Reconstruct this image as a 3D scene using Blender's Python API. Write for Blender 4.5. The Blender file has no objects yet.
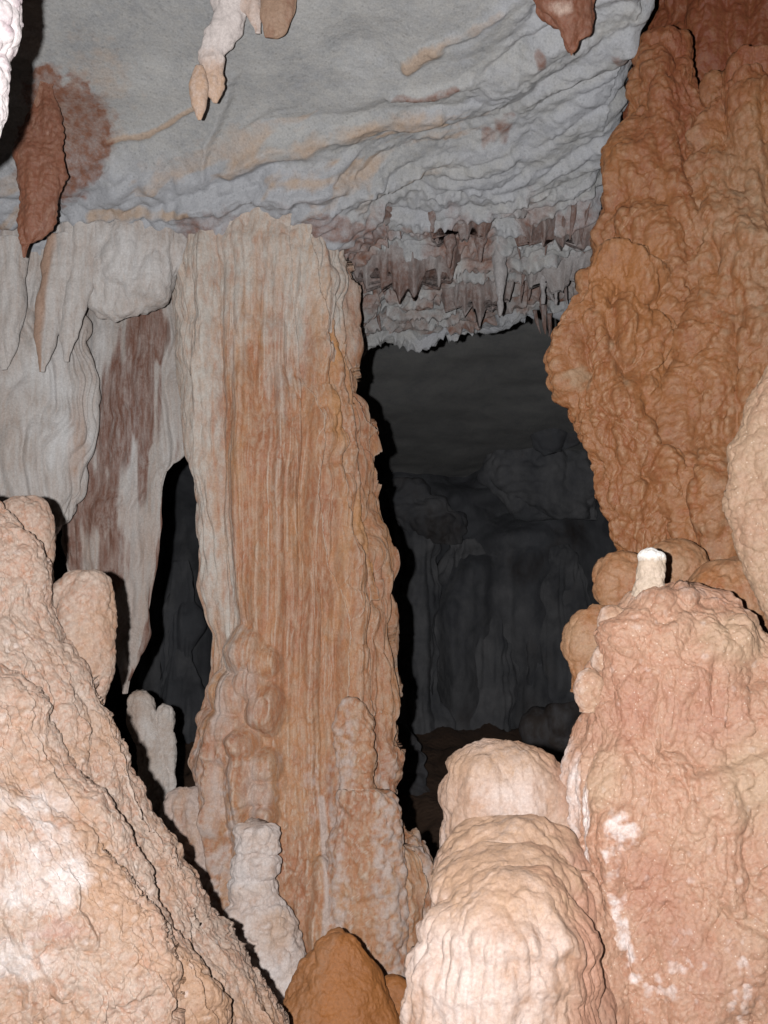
import bpy, math, random
import numpy as np

random.seed(7)
C = bpy.context.scene.collection
f32 = np.float32
CAM = np.array([0.0, 0.0, 1.5])
PITCH = math.radians(6.0)
F = 1050.0
W, H = 768, 1024
cp, sp = math.cos(PITCH), math.sin(PITCH)

# ------------------------------------------------------------------ layout helpers
def pt(px, py, Y):
    """World point on the sight line of (px,py) at world depth Y (design-time placing)."""
    px = np.asarray(px, float); py = np.asarray(py, float); Y = np.asarray(Y, float)
    dx = (px - W / 2) / F; dy = -(py - H / 2) / F
    wy = cp - dy * sp; wz = sp + dy * cp
    k = Y / wy
    px, k2 = np.broadcast_arrays(dx * k, k)
    return np.stack(np.broadcast_arrays(dx * k + CAM[0], Y + CAM[1], wz * k + CAM[2]), -1)

def proj(p):
    d = p - CAM
    fw = d[..., 1] * cp + d[..., 2] * sp
    up = -d[..., 1] * sp + d[..., 2] * cp
    fw = np.where(fw < 0.05, 0.05, fw)
    return W / 2 + F * d[..., 0] / fw, H / 2 - F * up / fw

def s2l(*c):
    return tuple(((v / 255) / 12.92 if v / 255 <= 0.04045 else ((v / 255 + 0.055) / 1.055) ** 2.4) for v in c)

def sm(a, b, x):
    t = np.clip((x - a) / (b - a), 0, 1)
    return t * t * (3 - 2 * t)

# ------------------------------------------------------------------ noise
def _h(ix, iy, iz, k):
    n = (ix.astype(np.int64) * 374761393 + iy.astype(np.int64) * 668265263 + iz.astype(np.int64) * 2147483647 + k * 1274126177) & 0xffffffff
    n = ((n ^ (n >> 13)) * 1274126177) & 0xffffffff
    n = ((n ^ (n >> 16)) * 2246822519) & 0xffffffff
    return ((n ^ (n >> 15)) & 0xffff).astype(f32) / f32(65535.0)

def perlin(p, seed=0):
    sh = p.shape[:-1]
    p = p.reshape(-1, 3)
    i = np.floor(p).astype(np.int64)
    f = (p - i).astype(f32)
    u = f * f * f * (f * (f * 6 - 15) + 10)
    out = 0
    for dx in (0, 1):
        for dy in (0, 1):
            for dz in (0, 1):
                a = _h(i[:, 0] + dx, i[:, 1] + dy, i[:, 2] + dz, seed) * f32(6.2832)
                b = _h(i[:, 0] + dx, i[:, 1] + dy, i[:, 2] + dz, seed + 91) * 2 - 1
                r = np.sqrt(np.maximum(0, 1 - b * b))
                g = np.cos(a) * r * (f[:, 0] - dx) + np.sin(a) * r * (f[:, 1] - dy) + b * (f[:, 2] - dz)
                w = (u[:, 0] if dx else 1 - u[:, 0]) * (u[:, 1] if dy else 1 - u[:, 1]) * (u[:, 2] if dz else 1 - u[:, 2])
                out = out + g * w
    return (out * 1.5).reshape(sh)

def fbm(p, o=4, seed=0, gain=0.5):
    a, s, t = 1.0, 1.0, 0
    for k in range(o):
        t = t + a * perlin(p * s, seed + 17 * k)
        a *= gain; s *= 2.03
    return t

def billow(p, seed=0):
    return np.abs(perlin(p, seed)) * 1.6

def worley(p, seed=0):
    sh = p.shape[:-1]
    p = p.reshape(-1, 3)
    i = np.floor(p).astype(np.int64)
    f = (p - i).astype(f32)
    d1 = np.full(len(p), 9, f32); d2 = np.full(len(p), 9, f32); idn = np.zeros(len(p), f32)
    for dx in (-1, 0, 1):
        for dy in (-1, 0, 1):
            for dz in (-1, 0, 1):
                a, b, c = i[:, 0] + dx, i[:, 1] + dy, i[:, 2] + dz
                hx = _h(a, b, c, seed + 1); hy = _h(a, b, c, seed + 2); hz = _h(a, b, c, seed + 3)
                d = (dx + hx - f[:, 0]) ** 2 + (dy + hy - f[:, 1]) ** 2 + (dz + hz - f[:, 2]) ** 2
                m = d < d1
                d2 = np.where(m, d1, np.minimum(d2, d))
                idn = np.where(m, hx, idn)
                d1 = np.where(m, d, d1)
    return np.sqrt(d1).reshape(sh), np.sqrt(d2).reshape(sh), idn.reshape(sh)

def popcorn(p, size, amp, st=(1, 1, 1), seed=0, warp=0.25):
    """Rounded knobs of about `size` metres that meet in creases."""
    q = p * (np.array(st) / size)
    if warp:
        w = warp * perlin(q * 0.6, seed + 5)
        q = q + w[..., None]
    f1, f2, k = worley(q, seed)
    return amp * np.sqrt(np.clip(1 - f1 * f1 * 1.3, 0, 1)) * (0.65 + 0.5 * k)

def sc(p, x, y, z):
    return p * np.array([x, y, z])

# ------------------------------------------------------------------ mesh builders
def mesh_from(V, mask, mat, name, wrap=True, caps=True):
    nz, nt = V.shape[:2]
    verts = V.reshape(-1, 3)
    idx = np.arange(nz * nt).reshape(nz, nt)
    if wrap:
        r = np.roll(idx, -1, 1)
        a, b, c, d = idx[:-1], r[:-1], r[1:], idx[1:]
    else:
        a, b, c, d = idx[:-1, :-1], idx[:-1, 1:], idx[1:, 1:], idx[1:, :-1]
    q = np.stack([a, b, c, d] if (not wrap and 'ceiling' not in name) else [d, c, b, a], -1).reshape(-1, 4)
    tris = np.zeros((0, 3), int)
    mk = mask.reshape(-1, 3)
    if wrap and caps:
        t = np.array([V[0].mean(0), V[-1].mean(0)])
        n0 = len(verts)
        verts = np.concatenate([verts, t])
        mk = np.concatenate([mk, [mask[0].mean(0), mask[-1].mean(0)]])
        ra, rb = idx[0], np.roll(idx[0], -1)
        t1 = np.stack([np.full(nt, n0), ra, rb], -1)
        ra, rb = idx[-1], np.roll(idx[-1], -1)
        t2 = np.stack([np.full(nt, n0 + 1), rb, ra], -1)
        tris = np.concatenate([t1, t2])
    me = bpy.data.meshes.new(name)
    nv, nq, n3 = len(verts), len(q), len(tris)
    me.vertices.add(nv)
    me.vertices.foreach_set('co', verts.astype(f32).ravel())
    me.loops.add(nq * 4 + n3 * 3)
    me.loops.foreach_set('vertex_index', np.concatenate([q.ravel(), tris.ravel()]).astype(np.int32))
    me.polygons.add(nq + n3)
    st = np.concatenate([np.arange(nq) * 4, nq * 4 + np.arange(n3) * 3]).astype(np.int32)
    me.polygons.foreach_set('loop_start', st)
    me.polygons.foreach_set('use_smooth', np.ones(nq + n3, bool))
    me.update(calc_edges=True)
    at = me.attributes.new('mask', 'FLOAT_COLOR', 'POINT')
    col = np.ones((nv, 4), f32); col[:, :3] = mk
    at.data.foreach_set('color', col.ravel())
    me.materials.append(mat)
    return me

def put(name, V, mask, mat, parent=None, wrap=True, caps=True, label=None, cat=None, group=None, kind=None, base=None):
    if base is None:
        lo, hi = V.reshape(-1, 3).min(0), V.reshape(-1, 3).max(0)
        base = np.array([(lo[0] + hi[0]) / 2, (lo[1] + hi[1]) / 2, lo[2]])
    o = bpy.data.objects.new(name, mesh_from(V - base, mask, mat, name, wrap, caps))
    C.objects.link(o)
    if parent is not None:
        o.parent = parent
        o.location = base - np.array(parent.location)
    else:
        o.location = base
    tag(o, label, cat, group, kind)
    return o

def tag(o, label=None, cat=None, group=None, kind=None):
    if label: o['label'] = label
    if cat: o['category'] = cat
    if group: o['group'] = group
    if kind: o['kind'] = kind

def empty(name, loc, label, cat, group=None):
    o = bpy.data.objects.new(name, None)
    o.empty_display_size = 0.1
    C.objects.link(o)
    o.location = loc
    tag(o, label, cat, group)
    return o

def normals(V, wrap=True):
    if wrap:
        E = np.concatenate([V[:, -1:], V, V[:, :1]], 1)
        du = (E[:, 2:] - E[:, :-2])
    else:
        du = np.gradient(V, axis=1)
    dv = np.gradient(V, axis=0)
    n = np.cross(du, dv)
    l = np.linalg.norm(n, axis=-1, keepdims=True)
    return n / np.maximum(l, 1e-9)

def pchip(x, y, q):
    x = np.asarray(x, float); y = np.asarray(y, float)
    h = np.diff(x); d = np.diff(y) / h
    m = np.zeros_like(y)
    m[0], m[-1] = d[0], d[-1]
    for k in range(1, len(x) - 1):
        if d[k - 1] * d[k] > 0:
            w1, w2 = 2 * h[k] + h[k - 1], h[k] + 2 * h[k - 1]
            m[k] = (w1 + w2) / (w1 / d[k - 1] + w2 / d[k])
    i = np.clip(np.searchsorted(x, q) - 1, 0, len(x) - 2)
    t = (q - x[i]) / h[i]
    return ((2 * t**3 - 3 * t**2 + 1) * y[i] + (t**3 - 2 * t**2 + t) * h[i] * m[i]
            + (-2 * t**3 + 3 * t**2) * y[i + 1] + (t**3 - t**2) * h[i] * m[i + 1])

class G:  # what a displacement or mask function gets
    pass

def loft(rows, Y, depth=0.75, disp=None, mask=None, step=1.3, phi=(-100, 100), expo=1.0, ymax=None, inset=0.0):
    """Solid with the given half-width at every height. rows: (py, x_left, x_right[, dY]).
    inset: metres by which the outline is drawn in, so that the displacement brings it back out."""
    R = np.array([tuple(r) + (0,) * (4 - len(r)) for r in rows], float)
    a, b = R[0, 0], R[-1, 0]
    q = [a]
    while q[-1] < b:
        y = q[-1]
        q.append(y + (step if -12 < y < 1032 else 7 * step))
    q = np.array(q); q[-1] = b
    # finer rows near the very top where a dome closes
    xl, xr, dY = pchip(R[:, 0], R[:, 1], q), pchip(R[:, 0], R[:, 2], q), pchip(R[:, 0], R[:, 3], q)
    Yq = Y + dY
    L, Rr = pt(xl, q, Yq), pt(xr, q, Yq)
    c = (L + Rr) / 2
    rx = np.maximum((Rr[:, 0] - L[:, 0]) / 2 - inset, 0.0015)
    ry = rx * depth
    if ymax is not None: ry = np.minimum(ry, ymax)
    pxw = np.max(xr - xl) / 2
    p0, p1 = math.radians(phi[0]), math.radians(phi[1])
    n1 = int(np.clip(pxw * (p1 - p0) / step * 0.85, 24, 900))
    n2 = max(12, n1 // 6)
    ph = np.concatenate([np.linspace(p0, p1, n1, endpoint=False), np.linspace(p1, p0 + 2 * math.pi, n2, endpoint=False)])
    cs, sn = np.cos(ph), np.sin(ph)
    if expo != 1.0:
        cs = np.sign(cs) * np.abs(cs) ** expo; sn = np.sign(sn) * np.abs(sn) ** expo
    V = np.empty((len(q), len(ph), 3))
    V[..., 0] = c[:, None, 0] + rx[:, None] * sn[None]
    V[..., 1] = c[:, None, 1] - ry[:, None] * cs[None]
    V[..., 2] = c[:, None, 2]
    g = G()
    g.p = V; g.phi = np.broadcast_to(ph[None], V.shape[:2]); g.py = np.broadcast_to(q[:, None], V.shape[:2])
    g.u = np.broadcast_to(sn[None], V.shape[:2]); g.edge = Rr[:, None, 0] - V[..., 0]
    g.px, g.ppy = proj(V)
    g.front = np.broadcast_to(cs[None], V.shape[:2])
    if disp is not None:
        d = disp(g)
        n = normals(V)
        # outward
        ctr = V.mean(1, keepdims=True)
        if np.mean(np.sum(n * (V - ctr), -1)) < 0: n = -n
        fade = np.minimum(1.0, np.maximum(rx, ry)[:, None] / np.maximum(np.abs(d) * 1.2, 1e-6))
        V = V + n * (d * fade)[..., None]
        g.d = d
    M = np.zeros(V.shape) if mask is None else np.clip(np.stack(np.broadcast_arrays(*[np.asarray(m, float) for m in mask(g)], g.u)[:3], -1), 0, 1)
    return V, M

def blob(cx, cy, rx, ry, Y, depth=0.8, n=9, tail=0.0, **k):
    """Rounded lump given by its centre and radii."""
    rows = []
    for t in np.linspace(-1, 1, n * 2 + 1):
        w = math.sqrt(max(0.0, 1 - t * t))
        if t > 0: w = max(w, tail)
        rows.append((cy + t * ry, cx - rx * max(w, .03), cx + rx * max(w, .03)))
    return loft(rows, Y, depth, **k)

def bumps(g, lst, Y):
    """Metre-scale swellings at given spots of the front: (px, py, radius_px, height_m[, sharp])."""
    d = 0; wob = perlin(g.p * 14, 71)
    for b in lst:
        c = pt(b[0], b[1], Y); r = b[2] * Y / F
        e = b[4] if len(b) > 4 else 1.0
        k = ((g.p[..., 0] - c[0]) ** 2 + (e * (g.p[..., 2] - c[2])) ** 2) / (r * r)
        d = np.maximum(d, b[3] * np.clip(1 - k + .35 * wob, 0, 1) ** 1.1)
    return d * (g.front > 0)

def spot(g, lst):
    """Mask of soft-edged spots (px, py, rx, ry) on the base surface."""
    m = 0
    for x, y, rx, ry in lst:
        k = np.sqrt(((g.px - x) / rx) ** 2 + ((g.ppy - y) / ry) ** 2)
        m = np.maximum(m, np.clip(1.5 - k, 0, 1))
    return m

def seg(g, pts, w):
    """Mask along a polyline of image points with half-width w."""
    m = 0
    for (x0, y0), (x1, y1) in zip(pts[:-1], pts[1:]):
        vx, vy = x1 - x0, y1 - y0
        t = np.clip(((g.px - x0) * vx + (g.ppy - y0) * vy) / (vx * vx + vy * vy), 0, 1)
        d = np.hypot(g.px - x0 - t * vx, g.ppy - y0 - t * vy)
        m = np.maximum(m, np.clip(1.5 - d / w, 0, 1))
    return m

# ------------------------------------------------------------------ material
def rock(name, base, var, m1=(.4, .2, .1), m2=(.6, .6, .6), m3=(.2, .1, .05), scale=6.0, stretch=1.0, bump=0.45,
         pop=70.0, popd=0.004, graind=0.003, rough=0.58, grain=0.22, speck=0.0, spec=0.4, mixk=1.1, low=.35, high=.65, pits=0.0, fine=None, finek=.35, tip=None, tipk=.6, fleck=None, fleckk=.5):
    m = bpy.data.materials.new(name); m.use_nodes = True
    T = m.node_tree; N = T.nodes; L = T.links
    b = N['Principled BSDF']
    tc = N.new('ShaderNodeTexCoord')
    mp = N.new('ShaderNodeMapping'); mp.inputs['Scale'].default_value = (1, 1, stretch)
    L.new(tc.outputs['Object'], mp.inputs[0])
    def noise(s, det=4, ro=.55, vec=None, dist=0.0):
        n = N.new('ShaderNodeTexNoise'); n.inputs['Scale'].default_value = s; n.inputs['Detail'].default_value = det
        n.inputs['Roughness'].default_value = ro; n.inputs['Distortion'].default_value = dist
        L.new((vec or mp.outputs[0]), n.inputs['Vector']); return n.outputs['Fac']
    def rng(v, a, bb, c=0.0, d=1.0):
        r = N.new('ShaderNodeMapRange'); r.inputs[1].default_value = a; r.inputs[2].default_value = bb
        r.inputs[3].default_value = c; r.inputs[4].default_value = d; L.new(v, r.inputs[0]); return r.outputs[0]
    def mix(fac, a, c, mode='MIX'):
        x = N.new('ShaderNodeMix'); x.data_type = 'RGBA'; x.blend_type = mode
        if isinstance(fac, float): x.inputs[0].default_value = fac
        else: L.new(fac, x.inputs[0])
        for i, v in ((6, a), (7, c)):
            if isinstance(v, tuple): x.inputs[i].default_value = v[:3] + (1,)
            else: L.new(v, x.inputs[i])
        return x.outputs[2]
    def math_(op, a, c):
        x = N.new('ShaderNodeMath'); x.operation = op
        for i, v in enumerate((a, c)):
            if isinstance(v, float): x.inputs[i].default_value = v
            else: L.new(v, x.inputs[i])
        return x.outputs[0]
    col = mix(rng(noise(scale, 6, .6, dist=.4), low, high), base, var)
    if fine is not None:
        col = mix(math_('MULTIPLY', rng(noise(scale * 7, 5, .65), .42, .62), finek), col, fine)
    if fleck is not None:  # small patches of stronger mineral colour
        col = mix(math_('MULTIPLY', rng(noise(scale * 3.2, 7, .7, dist=.8), .50, .64), fleckk), col, fleck)
    if tip is not None:  # pale calcite on the knob tips
        ge = N.new('ShaderNodeNewGeometry')
        col = mix(math_('MULTIPLY', rng(ge.outputs['Pointiness'], .505, .56), tipk), col, tip)
    at = N.new('ShaderNodeAttribute'); at.attribute_name = 'mask'
    sx = N.new('ShaderNodeSeparateColor'); L.new(at.outputs['Color'], sx.inputs[0])
    nn = noise(scale * 4.5, 6, .62)
    for i, c in ((1, m2), (2, m3), (0, m1)):
        f = math_('ADD', sx.outputs[i], math_('MULTIPLY', math_('SUBTRACT', nn, .5), mixk))
        f = rng(f, .24, .86)
        if i == 0: f = math_('MULTIPLY', f, rng(noise(scale * 6, 6, .7), .34, .6, .45, .97))
        col = mix(f, col, c)
    g = noise(170.0, 5, .7, tc.outputs['Object'])
    col = mix(1.0, col, rng(g, .3, .7, 1 - grain, 1 + grain * .6), 'MULTIPLY')
    if pits:
        v = N.new('ShaderNodeTexVoronoi'); v.inputs['Scale'].default_value = 60; L.new(tc.outputs['Object'], v.inputs['Vector'])
        col = mix(math_('MULTIPLY', rng(v.outputs['Distance'], .12, .3, 1, 0), pits), col, (.06, .06, .06))
    if speck:  # crystal sparkle painted into the colour as pale dots
        v = N.new('ShaderNodeTexVoronoi'); v.inputs['Scale'].default_value = 75; L.new(tc.outputs['Object'], v.inputs['Vector'])
        col = mix(math_('MULTIPLY', rng(v.outputs['Distance'], .07, .14, 1, 0), speck), col, (.8, .74, .66))
    L.new(col, b.inputs['Base Color'])
    b.inputs['Roughness'].default_value = rough; b.inputs['Diffuse Roughness'].default_value = .3
    b.inputs['Specular IOR Level'].default_value = spec
    v = N.new('ShaderNodeTexVoronoi'); v.feature = 'SMOOTH_F1'; v.inputs['Scale'].default_value = pop; v.inputs['Smoothness'].default_value = .25
    L.new(tc.outputs['Object'], v.inputs['Vector'])
    b1 = N.new('ShaderNodeBump'); b1.inputs['Strength'].default_value = bump; b1.inputs['Distance'].default_value = popd; b1.invert = True
    L.new(v.outputs['Distance'], b1.inputs['Height'])
    b2 = N.new('ShaderNodeBump'); b2.inputs['Strength'].default_value = bump; b2.inputs['Distance'].default_value = graind * 3
    L.new(noise(110.0, 7, .68, tc.outputs['Object']), b2.inputs['Height'])
    L.new(b1.outputs[0], b2.inputs['Normal'])
    L.new(b2.outputs[0], b.inputs['Normal'])
    return m

M = {}
M['column'] = rock('column flowstone', (.34, .176, .086), (.27, .115, .060), m1=(.38, .35, .32), m2=(.37, .29, .255), m3=(.36, .18, .075),
                   tip=(.42, .35, .29), tipk=.7, fleck=(.27, .10, .05), fleckk=.35, scale=8, stretch=.38, fine=(.35, .25, .18), finek=.6, pop=55, popd=.005, low=.32, high=.62)
M['pale'] = rock('pale dripstone', (.44, .37, .34), (.36, .26, .21), m1=(.38, .25, .17), m2=(.47, .42, .405), m3=(.25, .13, .08), tip=(.55, .5, .48), tipk=.5, fleck=(.33, .2, .14), fleckk=.4, scale=14, stretch=.6)
M['mound'] = rock('pink flowstone', (.215, .158, .127), (.215, .132, .096), m1=(.33, .295, .285), m2=(.215, .128, .08), m3=(.20, .115, .10),
                  tip=(.30, .25, .215), tipk=.5, fleck=(.22, .095, .05), fleckk=.55, scale=12, fine=(.26, .205, .17), finek=.6, speck=.08, pop=95, popd=.004, low=.4, high=.6)
M['rmound'] = rock('salmon flowstone', (.225, .112, .070), (.235, .135, .09), m1=(.40, .345, .33), m2=(.25, .165, .11), m3=(.20, .088, .058),
                   tip=(.31, .215, .165), tipk=.5, fleck=(.225, .095, .055), fleckk=.4, scale=9, fine=(.26, .16, .11), finek=.5, speck=.2, pop=80, popd=.004)
M['dome'] = rock('cream dripstone', (.235, .148, .106), (.25, .175, .138), m1=(.245, .155, .102), m2=(.34, .285, .265), m3=(.235, .125, .085),
                 tip=(.33, .26, .22), tipk=.35, fleck=(.23, .12, .07), fleckk=.4, scale=9, stretch=.6, fine=(.22, .13, .08), finek=.4, pop=60, popd=.003)
M['orange'] = rock('orange flowstone', (.20, .08, .028), (.16, .06, .022), m1=(.15, .04, .018), m2=(.225, .14, .085), m3=(.215, .088, .03),
                   tip=(.26, .15, .085), tipk=.7, fleck=(.17, .05, .017), fleckk=.5, scale=7, stretch=.5, fine=(.2, .10, .05), finek=.4, speck=.06, pop=60, popd=.006)
M['ochre'] = rock('ochre clay', (.24, .092, .026), (.20, .075, .022), m1=(.2, .1, .05), scale=10, pop=90, popd=.002, graind=.004)
M['ceiling'] = rock('grey limestone', (.29, .29, .29), (.215, .219, .226), m1=(.15, .062, .036), m2=(.28, .287, .308), m3=(.31, .24, .19),
                    tip=(.36, .36, .37), tipk=.4, scale=5, fine=(.31, .30, .285), finek=.4, pits=.22, grain=.2, popd=.003)
M['curtain'] = rock('grey curtain stone', (.36, .335, .32), (.29, .255, .235), m1=(.135, .06, .04), m2=(.42, .41, .41), m3=(.30, .20, .15),
                    tip=(.42, .40, .39), tipk=.5, scale=12, stretch=.12, fine=(.30, .22, .18), finek=.4)
M['redrock'] = rock('red brown stone', (.17, .062, .034), (.13, .05, .03), m1=(.40, .3, .25), m2=(.26, .17, .12), m3=(.1, .05, .03), scale=14, stretch=.4, fine=(.22, .12, .08), finek=.4)
M['fringe'] = rock('grey fringe stone', (.25, .235, .235), (.18, .16, .155), m1=(.115, .062, .048), m2=(.26, .25, .255), m3=(.2, .12, .09), scale=13, stretch=.5)
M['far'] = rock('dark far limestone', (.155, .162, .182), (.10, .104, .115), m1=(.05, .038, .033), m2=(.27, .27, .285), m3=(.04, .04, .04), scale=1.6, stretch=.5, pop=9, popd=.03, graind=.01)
M['tipped'] = rock('tipped dripstone', (.29, .225, .17), (.33, .26, .21), m1=(.28, .18, .11), m2=(.5, .48, .46), scale=30, pop=80)
M['white'] = rock('white cave coral', (.40, .37, .37), (.32, .28, .285), m1=(.26, .2, .22), scale=20, pop=60, popd=.008)
M['floor'] = rock('cave floor earth', (.16, .10, .07), (.11, .07, .05), m1=(.2, .1, .05), scale=3, pop=20, popd=.02)

# ------------------------------------------------------------------ setting
def nonuni(a, b, c, d, n, m):
    """Samples dense between b and c, sparse outside."""
    return np.concatenate([np.linspace(a, b, m, endpoint=False), np.linspace(b, c, n, endpoint=False), np.linspace(c, d, m)])

def build_ceiling():
    prof = np.array([(-2.5, 2.0), (-1, 2.15), (0.5, 2.2), (1.6, 2.12), (2.4, 1.95), (3.0, 1.74), (3.4, 1.60), (3.75, 1.50), (4.2, 1.42), (4.55, 1.31),
                     (4.66, 1.285), (4.74, 1.33), (4.80, 1.55), (4.95, 2.05), (5.6, 2.35), (7, 2.4), (8.5, 2.15), (11, 1.72), (13, 1.5)])
    s = np.concatenate([[0], np.cumsum(np.hypot(*np.diff(prof, axis=0).T))])
    def at(yv): return np.interp(yv, prof[:, 0], s)
    t = np.concatenate([np.linspace(0, at(2.3), 40, endpoint=False), np.linspace(at(2.3), at(4.85), 620, endpoint=False), np.linspace(at(4.85), s[-1], 170)])
    Yp, Zp = pchip(s, prof[:, 0], t), pchip(s, prof[:, 1], t)
    x = nonuni(-6, -1.95, 1.75, 6, 760, 40)
    V = np.empty((len(t), len(x), 3))
    V[..., 0] = x[None]; V[..., 1] = Yp[:, None]; V[..., 2] = Zp[:, None] + CAM[2]
    # the lip wanders
    lip = sm(3.6, 4.4, V[..., 1]) * (1 - sm(5.0, 6.0, V[..., 1]))
    wv = 0.16 * fbm(sc(V, 1.7, 0, 0) + 3.1, 3, 5)
    V[..., 1] += lip * wv
    V[..., 2] += .16 * sm(.25, .85, V[..., 0]) * sm(3.9, 4.5, V[..., 1]) * (V[..., 1] < 4.9)
    V[..., 2] += .9 * sm(.73, .97, V[..., 0]) * sm(4.6, 3.6, V[..., 1])
    left = sm(.02, -.22, V[..., 0])
    V[..., 2] -= left * sm(3.22, 3.60, V[..., 1]) * (V[..., 1] < 4.9) * .13
    V[..., 2] += lip * (0.05 * fbm(sc(V, 2.6, 0, 0) + 9.1, 3, 8) + .02)
    V[..., 2] += 0.07 * fbm(V * .8, 3, 3)
    g = G(); g.p = V; g.px, g.ppy = proj(V)
    wx = fbm(V * 7, 4, 71); wy = fbm(V * 7 + 5.5, 4, 72)
    g.px = g.px + 7 * wx; g.ppy = g.ppy + 6 * wy
    px, py = g.px, g.ppy
    # flowstone apron: below the line (200,190)-(330,135)-(440,110)-(520,-10), right of it
    line = np.interp(px, [-200, 150, 200, 260, 330, 440, 480, 520, 560], [215, 205, 186, 160, 138, 112, 60, 0, -80])
    q = V + 0.06 * fbm(V * 5, 3, 2)[..., None]
    apron = sm(-35, 45, py - line + 14 * fbm(V * 6, 3, 4)) * (V[..., 1] < 4.95)
    d = 0.004 * fbm(V * 5, 3, 6) + 0.0012 * fbm(V * 40, 3, 9)
    bend = .10 * fbm(V * 1.6, 3, 19)
    rot = np.stack([V[..., 0] * .9 - V[..., 1] * .43, V[..., 0] * .43 + V[..., 1] * .9 + bend, V[..., 2]], -1)
    d = d + apron * (0.040 * billow(sc(rot, 1.1, 6, 5), 12) + 0.022 * billow(sc(rot, 1.6, 15, 8), 13) + 0.035 * fbm(sc(rot, 3, 6, 6), 3, 21) + popcorn(q, .11, .022, (1, .8, 1), 30) * sm(-.2, .5, perlin(V * 2.5, 33)) + .009 * billow(q * 22, 31) - .03)
    teeth = .45 + .35 * perlin(sc(V, 13, 5, 0), 51) + .75 * np.clip(1 - 1.9 * np.abs(perlin(sc(V, 27, 9, 0), 52)), 0, 1)
    ts = (V[..., 1] + .07 * fbm(sc(V, 4, 1, 0), 3, 53) + .02 * perlin(sc(V, 18, 2, 0), 54)) / .105
    saw = ts - np.floor(ts)
    d = d + left * sm(3.3, 3.5, V[..., 1]) * (V[..., 1] < 4.6) * (.03 * billow(V * 7, 81) + .015 * billow(V * 18, 82))
    bandz = sm(-75, -10, py - line) * sm(60, 0, py - line)
    d = d + bandz * (V[..., 1] < 4.6) * (.030 * billow(sc(rot, 1.0, 7, 5), 83) + .012 * billow(sc(rot, 1.5, 20, 8), 84))
    shelf = sm(330, 380, px) * sm(150, 225, py) * (V[..., 1] < 4.7)
    d = d + shelf * .052 * np.clip(teeth, .1, 1.6) * (sm(0, .10, saw) * (1 - saw) ** .8)
    d = d + .022 * sm(5, -5, px - np.interp(py, [60, 95, 140, 186], [240, 224, 212, 203])) * sm(55, 90, py) * sm(200, 175, py)
    # ridges and steps that can be told apart on the smooth part
    def ridge(pts, w, h): return h * np.clip(seg(g, pts, w), 0, 1) ** 1.3
    near = V[..., 1] < 4.6
    d = d + near * (ridge([(110, 138), (150, 130), (192, 104)], 4, .012) + ridge([(232, 168), (270, 152), (330, 136), (400, 122), (436, 112)], 8, .028)
                    + ridge([(392, 92), (425, 92), (470, 82)], 5, .02) + ridge([(405, 66), (440, 50)], 6, .02) + ridge([(440, 50), (475, 24), (500, 8)], 4, .012)
                    + ridge([(203, 185), (212, 140), (224, 95), (236, 75)], 4, .009) + ridge([(60, 214), (110, 212), (180, 212)], 3, .015)
                    + ridge([(180, 210), (260, 197), (330, 190), (420, 170)], 6, .03))
    d = d + near * (.03 * np.clip(1 - np.hypot((px - 365) / 50, (py - 45) / 30), 0, 1) * -1)
    n = normals(V, False)
    if n[300, 400, 2] > 0: n = -n
    V2 = V + n * d[..., None]
    stain = spot(g, [(70, 110, 34, 34), (60, 150, 38, 44), (88, 135, 26, 40), (45, 90, 20, 24)]) * (py > 62) * near
    brown = near * np.maximum.reduce([(px > 290) * spot(g, [(505, 133, 12, 16), (490, 140, 10, 8), (535, 55, 8, 12), (620, 60, 10, 10), (350, 220, 60, 12)]) * .9,
                      seg(g, [(395, 92), (425, 93), (455, 86)], 5)])
    brown = .8 * sm(.25, .9, brown + .35 * fbm(V * 16, 3, 92))
    fr = near * apron * .72 * (.15 + .85 * sm(170, 230, py)) * sm(.15, .8, .42 + .25 * spot(g, [(420, 265, 80, 45), (560, 215, 50, 20), (470, 220, 40, 30)]) + .75 * fbm(sc(V, 6, 4, 3), 4, 77))
    stain = np.maximum(stain, np.maximum(brown * .85, fr))
    band = sm(-.15, .4, fbm(sc(rot, 1.0, 9, 5), 4, 45)) * sm(-110, -10, py - line)
    crust = np.maximum(band * near, apron) * 1.0
    crust = np.maximum(crust * (.55 + .55 * fbm(sc(rot, 3, 8, 5), 4, 41)), near * left * sm(3.25, 3.5, V[..., 1]) * .95)
    tan0 = near * seg(g, [(110, 138), (150, 130), (192, 104)], 3.5)
    streak = near * sm(.05, .5, fbm(sc(rot, .9, 11, 6), 4, 46)) * sm(-80, 0, py - line) * sm(110, 20, py - line) * .8
    tan = near * (.75 + .5 * fbm(V * 8, 3, 73)) * np.maximum.reduce([seg(g, [(232, 168), (270, 152), (330, 136), (400, 122), (436, 112)], 8),
                                    seg(g, [(405, 66), (440, 50)], 6), .7 * seg(g, [(440, 50), (475, 24), (500, 8)], 4), seg(g, [(95, 208), (150, 208), (190, 210)], 4), .5 * spot(g, [(90, 90, 50, 60)])])
    tan = np.maximum(np.maximum(tan, tan0), streak)
    V2[..., 2] = np.maximum(V2[..., 2], 0.3)
    stain = np.maximum(stain, sm(.32, .6, stain + .3 * fbm(V * 22, 3, 91)) * (px < 125))
    crust = np.maximum(crust, near * spot(g, [(255, 182, 110, 26)]))
    lowlip = near * sm(325, 360, px) * sm(205, 285, py)
    crust = crust * (1 - .85 * lowlip); stain = np.maximum(stain, lowlip * (.40 + .45 * fbm(V * 9, 3, 93)))  # brown of the lip, with dimmer light painted into stain and crust
    put('cave_ceiling', V2, np.clip(np.stack([stain, crust, tan], -1), 0, 1), M['ceiling'], wrap=False, kind='structure', base=np.array([0, 0, 3.0]))

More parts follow.
